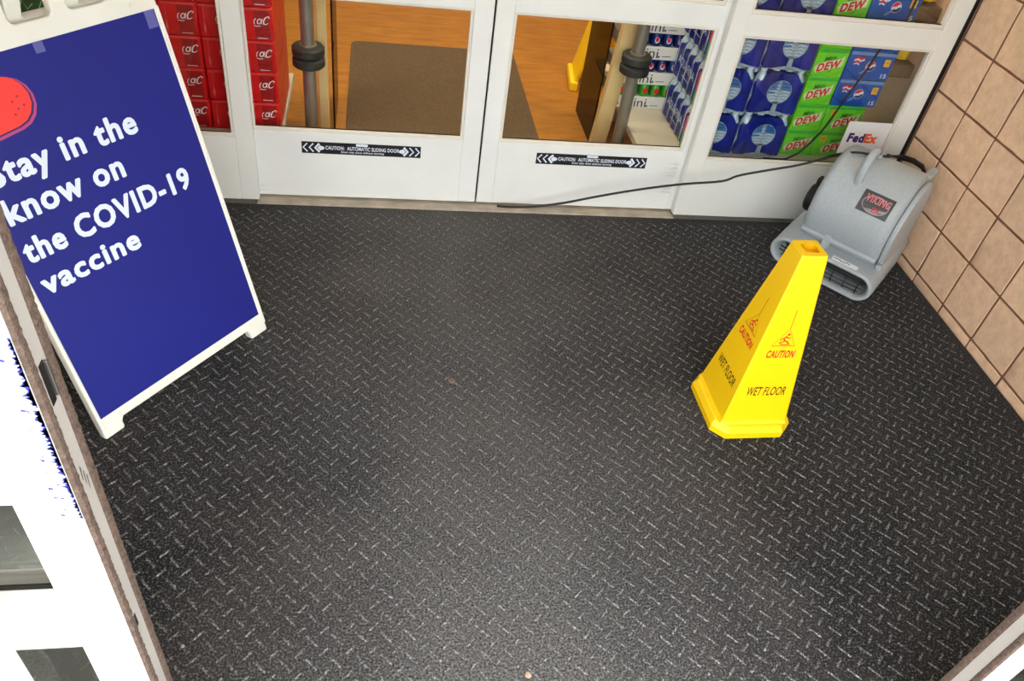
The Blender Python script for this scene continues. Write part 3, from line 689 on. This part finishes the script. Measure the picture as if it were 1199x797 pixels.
RED = M('carton_red', (204, 12, 20), .28, var=.12, vscale=7); REDD = M('carton_red_dark', (150, 8, 14), .35); CW = M('carton_white', (236, 226, 222), .5)
def coke_meshes(wd, ht, dp):
    body = MB().box(-wd / 2, wd / 2, 0, dp, 0, ht, .004).mesh('carton', True)
    g = MB()
    # script lettering: tall C, small loops and an underline
    g.ribbon([(.034 - .002, .020 + .002), (.036, .026), (.030, .030), (.021, .024), (.018, .012), (.022, .002), (.030, .002), (.036, .008)], [.0015, .003, .003, .004, .0045, .004, .0025, .0015])
    for cx, cy, rx, ry in ((.004, .011, .0065, .0085),): g.ribbon(circ(cx, cy, rx, 12, ry) + circ(cx, cy, rx, 12, ry)[:2], .0032)
    g.ribbon([(.012, .021), (.0115, .005), (.016, .003)], .003); g.ribbon([(-.010, .021), (-.014, .012), (-.011, .001)], .0028); g.ribbon([(-.010, -.004), (.0, -.0065), (.012, -.005)], .0024)
    g.v = [(x + .28 * y, y, z) for x, y, z in g.v]; logo = g.mesh('logo', 'flat2d')
    e = MB(); e.ribbon([(-.005, .0), (.03, .0)], .0022); edge = e.mesh('bottom_print', 'flat2d')
    s = MB(); s.poly([(-.004, 0), (0, .03), (.004, 0), (0, -.02)]); s.ribbon([(0, .03), (.001, .075)], .0015); star = s.mesh('side_print', 'flat2d')
    r = MB(); r.add([(-wd * .02, -.0003, .006), (wd * .40, -.0003, .006), (wd * .40, -.0003, ht - .006), (-wd * .02, -.0003, ht - .006)], [(0, 1, 2, 3)]); panel = r.mesh('dark_panel', 'flat2d')
    h = MB(); h.box(-wd / 2 + .006, wd / 2 - .006, -.0012, .01, ht - .010, ht - .0025, .001); hi = h.mesh('top_fold')
    return body, logo, edge, star, panel, hi
cm = coke_meshes(.124, .1165, .40)
ORD = ['bottom', 'second', 'third', 'fourth', 'fifth']
for ci, (cx, cname) in enumerate(((-2.623, 'stack seen through the left sliding door'), (-2.749, 'stack cut by the white door jamb'), (-2.876, 'stack beside the sandwich board edge'), (-3.003, 'stack half hidden by the sandwich board'))):
    for r in range(5):
        t = thing('soda_carton', f'red soda carton, {ORD[r]} from the platform, in the {cname}', 'carton', (cx + random.uniform(-.001, .001), .122 + random.uniform(0, .004), .2455 + r * .1175), 0, 'red soda cartons stacked by the left window')
        link('box', cm[0], RED, t)
        link('dark_panel', cm[4], REDD, t); link('logo', cm[1], CW, t, FRONT(.008, -.0009, .058)); link('bottom_print', cm[2], CW, t, FRONT(.010, -.0009, .010)); link('side_print', cm[3], M('carton_pink', (226, 96, 96), .5), t, FRONT(-.042, -.0009, .03)); link('top_fold', cm[5], M('carton_red_light', (214, 60, 58), .3), t)
GREEN = M('carton_green', (18, 96, 56), .4, var=.35, vscale=60)
for r in range(5):
    t = thing('soda_carton', f'dark green soda carton, {ORD[r]} from the platform, behind the sandwich board handle', 'carton', (-3.36, .13, .2455 + r * .1175), 0, 'green soda cartons by the left window')
    MB().box(-.17, .17, 0, .40, 0, .1165, .004).build('box', GREEN, t, True)
    g = MB()
    for k in range(5): g.ribbon([(-.15 + .06 * k, .02), (-.13 + .06 * k, .06), (-.12 + .06 * k, .03), (-.10 + .06 * k, .05)], .004)
    g.build('print', M('print_pale_green', (168, 206, 178), .5), t, 'flat2d', FRONT(0, -.0009, .02))

# water packs -----------------------------------------------------------
FILM = M('film_blue', (16, 30, 128), .22, var=.35, vscale=14); FILML = M('film_clear', (150, 165, 180), .3, var=.3, vscale=40); CAPM = M('cap_white', (196, 210, 224), .3); LBL = M('film_teal', (36, 96, 160), .3, var=.5, vscale=30)
PWX, PDY, PHZ = .217, .385, .187
def scallop(z, s=1.0, nx=4, ny=6):
    out = []; X, Y = PWX / 2 - .003, PDY / 2 - .003
    per = []
    for side in range(4):
        n = nx if side % 2 == 0 else ny; m = n * 6
        for k in range(m):
            t = k / m; d = .006 * abs(math.sin(math.pi * t * n)) - .005
            if side == 0: p = (-X + 2 * X * t, -Y - d)
            elif side == 1: p = (X + d, -Y + 2 * Y * t)
            elif side == 2: p = (X - 2 * X * t, Y + d)
            else: p = (-X - d, Y - 2 * Y * t)
            per.append((p[0] * s, p[1] * s, z))
    return per
def crown(s, dz):
    out = []
    for x, y, z in scallop(0, s):
        k = max(0.0, 1 - (abs(x) / (PWX * .40)) ** 4) * (1 if abs(y) > PDY * .44 else 0)
        out.append((x, y, .140 + .036 * k + dz))
    return out
film_me = MB().loft([scallop(.0, .97), scallop(.008), scallop(.070, .995), scallop(.125), crown(.985, 0), crown(.94, .004)]).mesh('film', True)
bp = [(.024, .0), (.0265, .004), (.0265, .125), (.0255, .140), (.018, .160), (.0125, .170), (.0122, .176)]
bot_me = MB().lathe(bp, 12).mesh('bottle', True)
cap_me = MB().lathe([(.0135, .174), (.0140, .176), (.0140, .1855), (.0125, .187)], 12).mesh('cap', True)
# clear end opening: oval with ridges and a stem
ov = MB(); ov.poly(circ(0, .100, .052, 24, .050), z=.0); ov.poly([(-.012, .006), (.012, .006), (.009, .06), (-.009, .06)], z=.0); ov.poly([(-.085, .004), (.085, .004), (.02, .018), (-.02, .018)], z=0)
ov_me = ov.mesh('end_opening', 'flat2d')
rg = MB()
for k in range(6):
    z = .062 + .013 * k; hw = .052 * math.sqrt(max(.05, 1 - ((z - .100) / .052) ** 2)) * .9
    for sx in (-1, 1): rg.ribbon([(sx * hw * .10, z), (sx * hw * .5, z + .004), (sx * hw * .92, z)], [.002, .005, .002], z=.0008)
rg_me = rg.mesh('bottle_ridges', 'flat2d')
lb = MB(); lb.poly([(-.049, .108), (-.016, .112), (-.016, .146), (-.034, .138)], z=.0006); lb.poly([(.049, .108), (.0, .112), (.0, .149), (.034, .138)], z=.0006); lb.poly([(-.05, .092), (-.018, .094), (-.02, .102), (-.05, .101)], z=.0006); lb_me = lb.mesh('bottle_label', 'flat2d')
aq = MB(); aq.text('AQUAFINA', -.10, .066, .21, .042, bold=.012); aq.ribbon([(-.02, .046), (.06, .046)], .003); aq_me = aq.mesh('lettering', 'flat2d')
rs = MB(); rs.poly([(0, 0), (.022, 0), (.022, .07), (0, .07)]); rs_me = rs.mesh('colour_patch', 'flat2d')
CNAMES = [(-.805, 'next to the white mullion'), (-.585, 'next to the green cartons')]
for ci, (cx, nm) in enumerate(CNAMES):
    for r in range(5):
        t = thing('water_pack', f'blue shrink-wrapped water pack, {ORD[r]} from the platform, in the column {nm}', 'water pack', (cx, .125 + PDY / 2, .2458 + r * .1905), 0, 'water packs stacked by the right window')
        link('film', film_me, FILM, t)
        for i in range(4):
            for j in range(6):
                if 0 < i < 3 and 0 < j < 5: continue
                b = link('bottle', bot_me, BOTTLE, t); b.location = (-PWX / 2 + .028 + i * .0537, -PDY / 2 + .0300 + j * .065, .0015)
                c = link('cap', cap_me, CAPM, b)
        link('end_opening', ov_me, FILML, t, FRONT(0, -PDY / 2 - .0042, 0)); link('bottle_ridges', rg_me, CAPM, t, FRONT(0, -PDY / 2 - .0044, 0)); link('bottle_label', lb_me, LBL, t, FRONT(0, -PDY / 2 - .0046, 0))
        if ci == 0:
            SIDE = lambda y, z: frame((-PWX / 2 - .0045, y, z), (0, -1, 0), (0, 0, 1))
            link('lettering', aq_me, M('ink_pale_blue', (176, 196, 226), .4), t, SIDE(.02, 0)); link('colour_patch', rs_me, M('patch_red', (214, 60, 50), .4), t, SIDE(-.135, .07)); link('colour_patch', rs_me, M('patch_green', (40, 150, 90), .4), t, SIDE(-.135, .002))
# lime-green and blue soda cartons ---------------------------------------
LIME = M('carton_lime', (112, 214, 30), .35, var=.12, vscale=20); LIMED = M('lime_dark', (22, 104, 36), .4); LIMEM = M('lime_top', (50, 184, 60), .4)
PBLUE = M('carton_blue', (4, 84, 178), .32, var=.1, vscale=14); PNAVY = M('print_navy', (8, 30, 110), .4); PRED = M('print_red', (222, 26, 44), .4); PYEL = M('print_yellow', (250, 190, 30), .45); PSKY = M('print_sky', (110, 150, 200), .5)
H1 = .1175
def shards(wd, seed):
    rn = random.Random(seed); g = MB()
    for k in range(9):
        x = rn.uniform(-wd / 2 + .012, wd / 2 - .03); y = rn.choice([rn.uniform(.006, .03), rn.uniform(.075, .10)]); a = rn.uniform(.2, .9); l = rn.uniform(.015, .03)
        g.poly([(x, y), (min(x + l, wd / 2 - .003), min(y + l * a, H1 - .003)), (x + l * .45, y + l * .2)], z=.0)
    return g.mesh('leaf_print', 'flat2d')
def dew_meshes(wd, ox):
    body = MB().box(-wd / 2, wd / 2, 0, .40, 0, H1, .003).mesh('carton', True)
    top_ = MB().poly([(-wd / 2 + .003, H1 - .018), (wd / 2 - .003, H1 - .014), (wd / 2 - .003, H1 - .003), (-wd / 2 + .003, H1 - .003)]).mesh('top_band', 'flat2d')
    rot = Matrix.Translation((ox, .048, 0)) @ Matrix.Rotation(math.radians(14), 4, 'Z')
    o = MB(); o.add([(x, y, .0004) for x, y in ((-.060, -.018), (-.064, .006), (-.046, .020), (.050, .022), (.062, .032), (.052, -.012))], [(0, 1, 2, 3, 4, 5)], rot)
    wh = o.mesh('logo_backing', 'flat2d')
    d = MB(); d.text('DEW', -.056, -.016, .106, .034, rot, bold=.045, shear=.3, z=.0008); dm = d.mesh('lettering', 'flat2d')
    m_ = MB(); m_.text('Mtn', -.026, .022, .050, .019, rot, bold=.02, shear=.3, z=.0008); mm = m_.mesh('lettering', 'flat2d')
    return body, top_, wh, dm, mm, shards(wd, 3)
dw1 = dew_meshes(.136, 0.0); dw2 = dew_meshes(.172, .018)
tagm = MB(); tagm.poly([(0, 0), (.026, 0), (.026, .030), (0, .030)], z=.0009); tag_me = tagm.mesh('price_tag', 'flat2d')
tl = MB(); tl.ribbon([(.004, .022), (.022, .022)], .002, z=.0013); tl.ribbon([(.004, .015), (.022, .015)], .004, z=.0013); tl.ribbon([(.004, .007), (.022, .007)], .002, z=.0013); tl_me = tl.mesh('tag_print', 'flat2d')
LOGOBG = M('logo_pale', (214, 232, 190), .5)
def dew(x, r, wd, ms, label, tagged):
    t = thing('soda_carton', label, 'carton', (x, .150 + random.uniform(0, .003), .2456 + r * .1182), 0, 'lime green soda cartons by the right window')
    link('box', ms[0], LIME, t); link('top_band', ms[1], LIMEM, t, FRONT(0, -.0006, 0)); link('leaf_print', ms[5], LIMED, t, FRONT(0, -.0007, 0)); link('logo_backing', ms[2], LOGOBG, t, FRONT(0, -.0009, 0)); link('lettering', ms[3], PRED, t, FRONT(0, -.0009, 0)); link('lettering', ms[4], LIMED, t, FRONT(0, -.0009, 0))
    if tagged: link('price_tag', tag_me, PYEL, t, FRONT(-wd / 2 + .022, -.0009, .070)); link('tag_print', tl_me, M('print_amber', (206, 120, 20), .5), t, FRONT(-wd / 2 + .022, -.0009, .070))
OR7 = ['bottom', 'second', 'third', 'fourth', 'fifth', 'sixth', 'seventh']
for r in range(7): dew(-.395, r, .136, dw1, f'lime green soda carton, {OR7[r]} from the platform, in the narrow column beside the water', False)
for r in range(2): dew(-.238, r, .172, dw2, f'wide lime green soda carton with yellow tag, {OR7[r]} from the platform, under the blue cartons', True)
WB = .205
pb = MB().box(-WB / 2, WB / 2, 0, .40, 0, H1, .003).mesh('carton', True)
g = MB(); g.poly(circ(0, 0, .021, 28)); gl_w = g.mesh('globe', 'flat2d')
g = MB(); g.poly([p for p in circ(0, .0, .0192, 24, None, 12, 168)] + [(-.012, .006), (.0, .0025), (.012, .007)], z=.0005); gl_r = g.mesh('globe_top', 'flat2d')
g = MB(); g.poly([p for p in circ(0, .0, .0192, 24, None, 195, 345)] + [(.010, -.004), (.0, -.008), (-.012, -.004)], z=.0005); gl_b = g.mesh('globe_bottom', 'flat2d')
g = MB(); g.text('15', 0, 0, .024, .018, bold=.02, z=.0005); fif = g.mesh('lettering', 'flat2d')
g = MB(); g.text('PEPSI', 0, 0, .03, .008, Matrix.Rotation(math.radians(38), 4, 'Z'), bold=.02, z=.0005); pep = g.mesh('lettering', 'flat2d')
g = MB(); g.ribbon([(0, .02), (.015, .026), (.03, .020), (.045, .026)], .009, z=.0004); g.ribbon([(.002, .004), (.016, .010), (.03, .003)], .007, z=.0004); sw_r = g.mesh('flag_stripe', 'flat2d')
g = MB(); g.ribbon([(0, .012), (.015, .018), (.03, .011), (.045, .017)], .007, z=.0003); g.ribbon([(.004, -.003), (.016, .002), (.028, -.004)], .005, z=.0003); sw_w = g.mesh('flag_stripe', 'flat2d')
g = MB(); g.poly([(-WB / 2 + .003, H1 - .016), (WB / 2 - .003, H1 - .016), (WB / 2 - .003, H1 - .003), (-WB / 2 + .003, H1 - .003)]); pt = g.mesh('top_band', 'flat2d')
for r in range(2, 7):
    t = thing('soda_carton', f'blue cola carton with round red white and blue emblem, {ORD[r - 2]} above the wide green ones', 'carton', (-.2215, .150, .2456 + r * .1182), 0, 'blue cola cartons by the right window')
    F = lambda x, z: FRONT(x, -.0009, z)
    link('box', pb, PBLUE, t); link('top_band', pt, PSKY, t, F(0, 0)); link('globe', gl_w, INKW, t, F(.004, .058) @ Matrix.Rotation(.35, 4, 'Z')); link('globe_top', gl_r, PRED, t, F(.004, .058) @ Matrix.Rotation(.35, 4, 'Z')); link('globe_bottom', gl_b, PNAVY, t, F(.004, .058) @ Matrix.Rotation(.35, 4, 'Z'))
    link('lettering', fif, INKW, t, F(.066, .012)); link('lettering', pep, M('ink_pale_blue'), t, F(-.030, .022)); link('flag_stripe', sw_r, PRED, t, F(-.078, .066)); link('flag_stripe', sw_w, INKW, t, F(-.078, .066))
    link('price_tag', tag_me, PYEL, t, F(.058, .060)); link('tag_print', tl_me, M('print_amber'), t, F(.058, .060))
# shelf boards and yellow packs on the inner wall
GB = M('shelf_brown', (120, 98, 76), .6, var=.2)
for z, nm in ((.60, 'lower'), (.835, 'upper')):
    tag(MB().box(-.105, .018, .20, .44, z, z + .055, .003).build('shelf_board', GB), f'{nm} brown shelf board on the tan wall beside the cola cartons', 'shelf')
    t = thing('snack_pack', f'yellow pack standing on the {nm} brown shelf board', 'pack', (-.045, .33, z + .0555))
    mb = MB(); rings = []
    for k, (s, zz) in enumerate(((.6, 0), (1.0, .02), (1.05, .06), (.85, .12), (.15, .14))): rings.append([(.055 * math.cos(a) * (1 if k < 4 else 1.2), .13 * math.sin(a) * s, zz) for a in [2 * math.pi * i / 16 for i in range(16)]] if k < 4 else [(.03 * math.cos(a), .13 * math.sin(a) * .8, zz) for a in [2 * math.pi * i / 16 for i in range(16)]])
    mb.loft(rings).build('bag', M('pack_yellow', (246, 196, 14), .4, var=.1), t, True)
    MB().box(-.0585, -.05, -.05, .05, .04, .075, .002).build('pack_label', M('pack_red', (196, 90, 40), .5), t)
# cable hanging behind the right window
cb = [(-.180, .1, 1.05), (-.184, .1, .93), (-.190, .1, .852), (-.236, .1, .774), (-.258, .1, .676), (-.300, .1, .539), (-.339, .1, .403), (-.395, .1, .300), (-.440, .1, .262), (-.475, .098, .2505), (-.56, .1, .2505)]
tag(MB().tube(cat(cb), .0045, 8).build('cable', CORD, None, True), 'black cable hanging inside the right window in front of the cartons', 'cable')
# small-can trays at the back of the right platform
CANB = M('can_blue', (14, 40, 120), .3, .2); CANG = M('can_green', (60, 160, 40), .3, .2); CANR = M('can_red_dark', (120, 30, 30), .3, .2); TRAYW = M('tray_white', (236, 234, 228), .5)
tray_me = MB().box(-.169, .169, 0, .26, 0, .056, .002).mesh('tray'); can_me = MB().lathe([(.020, 0), (.0235, .004), (.0235, .052), (.020, .057)], 14).mesh('can', True)
g = MB(); g.text('mini', -.075, .008, .110, .040, bold=.0); mini_me = g.mesh('lettering', 'flat2d')
g = MB(); g.text('6', -.102, .012, .016, .028); g.ribbon([(.062, .016), (.102, .018)], .003); g.poly(circ(.048, .014, .005, 10)); six_me = g.mesh('lettering', 'flat2d')
g = MB(); g.poly(circ(0, 0, .011, 14, .014)); cd_me = g.mesh('emblem', 'flat2d')
for r, (cm_, em_, nm) in enumerate(((CANG, PRED, 'with green cans at the bottom'), (CANB, PRED, 'with blue cans, second from the bottom'), (CANB, PRED, 'with blue cans, third from the bottom'), (CANR, PRED, 'with dark red cans at the top'))):
    t = thing('can_tray', f'white tray of small cans {nm} of its stack', 'can tray', (-.969, .516, .2455 + r * .1150), 0, 'trays of small cans')
    link('tray', tray_me, TRAYW, t); link('lettering', mini_me, M('ink_slate', (48, 58, 78), .5), t, FRONT(-.052, -.0008, 0)); link('lettering', six_me, M('ink_slate'), t, FRONT(-.060, -.0008, 0))
    for k in range(6):
        for j in range(2):
            c = link('can', can_me, cm_, t); c.location = (-.140 + .0530 * k, .027 + .05 * j, .0565)
            if j == 0: link('emblem', cd_me, em_ if cm_ is not CANB else INKW, c, FRONT(.0, -.0239, .028)); 
            if j == 0 and cm_ is CANB: link('emblem', cd_me, PRED, c, FRONT(.0, -.0243, .031) @ Matrix.Scale(.75, 4))
GPL, GPR = (-2.459, .30, .481), (-1.152, .30, .540)
# guide posts with rubber rings, boards and tinted panels
def guide_post(x, y, zb, label):
    t = thing('guide_post', label, 'post', (x, y, 0))
    MB().lathe([(.026, .012), (.026, 2.0)], 20).build('pole', STEEL, t, True)
    MB().lathe([(.043, 0), (.043, .008), (.030, .013), (.026, .013)], 20).build('floor_flange', STEEL, t, True)
    MB().lathe([(.027, zb - .042), (.056, zb - .040), (.062, zb - .034), (.062, zb - .010), (.056, zb - .003), (.050, zb), (.056, zb + .003), (.062, zb + .010), (.062, zb + .034), (.056, zb + .040), (.027, zb + .042)], 28).build('bumper_ring', RUBBER, t, True)
    MB().lathe([(.033, zb + .038), (.033, zb + .046), (.027, zb + .048)], 20).build('collar', STEEL, t, True)
guide_post(GPL[0], GPL[1], GPL[2], 'steel post with black rubber ring behind the left sliding door')
guide_post(GPR[0], GPR[1], GPR[2], 'steel post with black rubber ring behind the right sliding door')
BOARD = M('beige_board', (206, 176, 122), .6, var=.08, vscale=5)
tag(MB().box(-2.431, -2.392, .36, .40, .0, 2.0, .004).build('timber_upright', BOARD), 'beige timber upright behind the left steel post', 'board')
mb = MB(); rings = [[(-1.259, .368, .0), (-1.193, .368, .0), (-1.193, .408, .0), (-1.259, .408, .0)], [(-1.113, .368, 2.0), (-1.047, .368, 2.0), (-1.047, .408, 2.0), (-1.113, .408, 2.0)]]
tag(mb.loft(rings).build('timber_board', BOARD), 'beige timber board leaning beside the right steel post', 'board')
for x, nm in ((-2.385, 'left'), (-1.180, 'right')):
    tag(MB().box(x - .004, x + .004, .62, .965, .004, 1.1, .001).build('tinted_panel', TINT), f'brown tinted guard panel behind the {nm} sliding door', 'panel')
# inner mat
inm = M('inner_mat_brown', (92, 74, 52), .95, var=.22, vscale=90, bump=.8, bscale=300)
tag(link('door_mat', plate([rrect(-2.335, -1.428, .25, 1.655, .045)], .008, .002), inm, None, Matrix.Translation((0, 0, .0042))), 'brown rectangular mat with rounded corners inside the store', 'mat')
# folded yellow floor sign further in
ys = thing('floor_sign', 'yellow folding floor sign standing inside behind the tinted panel', 'sign', (-1.02, 1.31, 0), math.radians(-97))
for s in (-1, 1):
    mt = Matrix.Translation((0, s * .12, 0)) @ Matrix.Rotation(math.radians(s * 12), 4, 'X')
    link('panel', plate([rrect(-.14, .14, 0, .62, .02), rrect(-.07, .07, -.001, .06, .01)[::-1]] if False else [rrect(-.12, .12, 0, .62, .02)], .02, .004), YEL, ys, mt @ Matrix.Rotation(math.radians(90), 4, 'X'))
    MB().box(-.13, .13, -.022, .022, .0, .05, .008).build('foot', YEL, ys, matrix=Matrix.Translation((0, s * .12, .0005)))
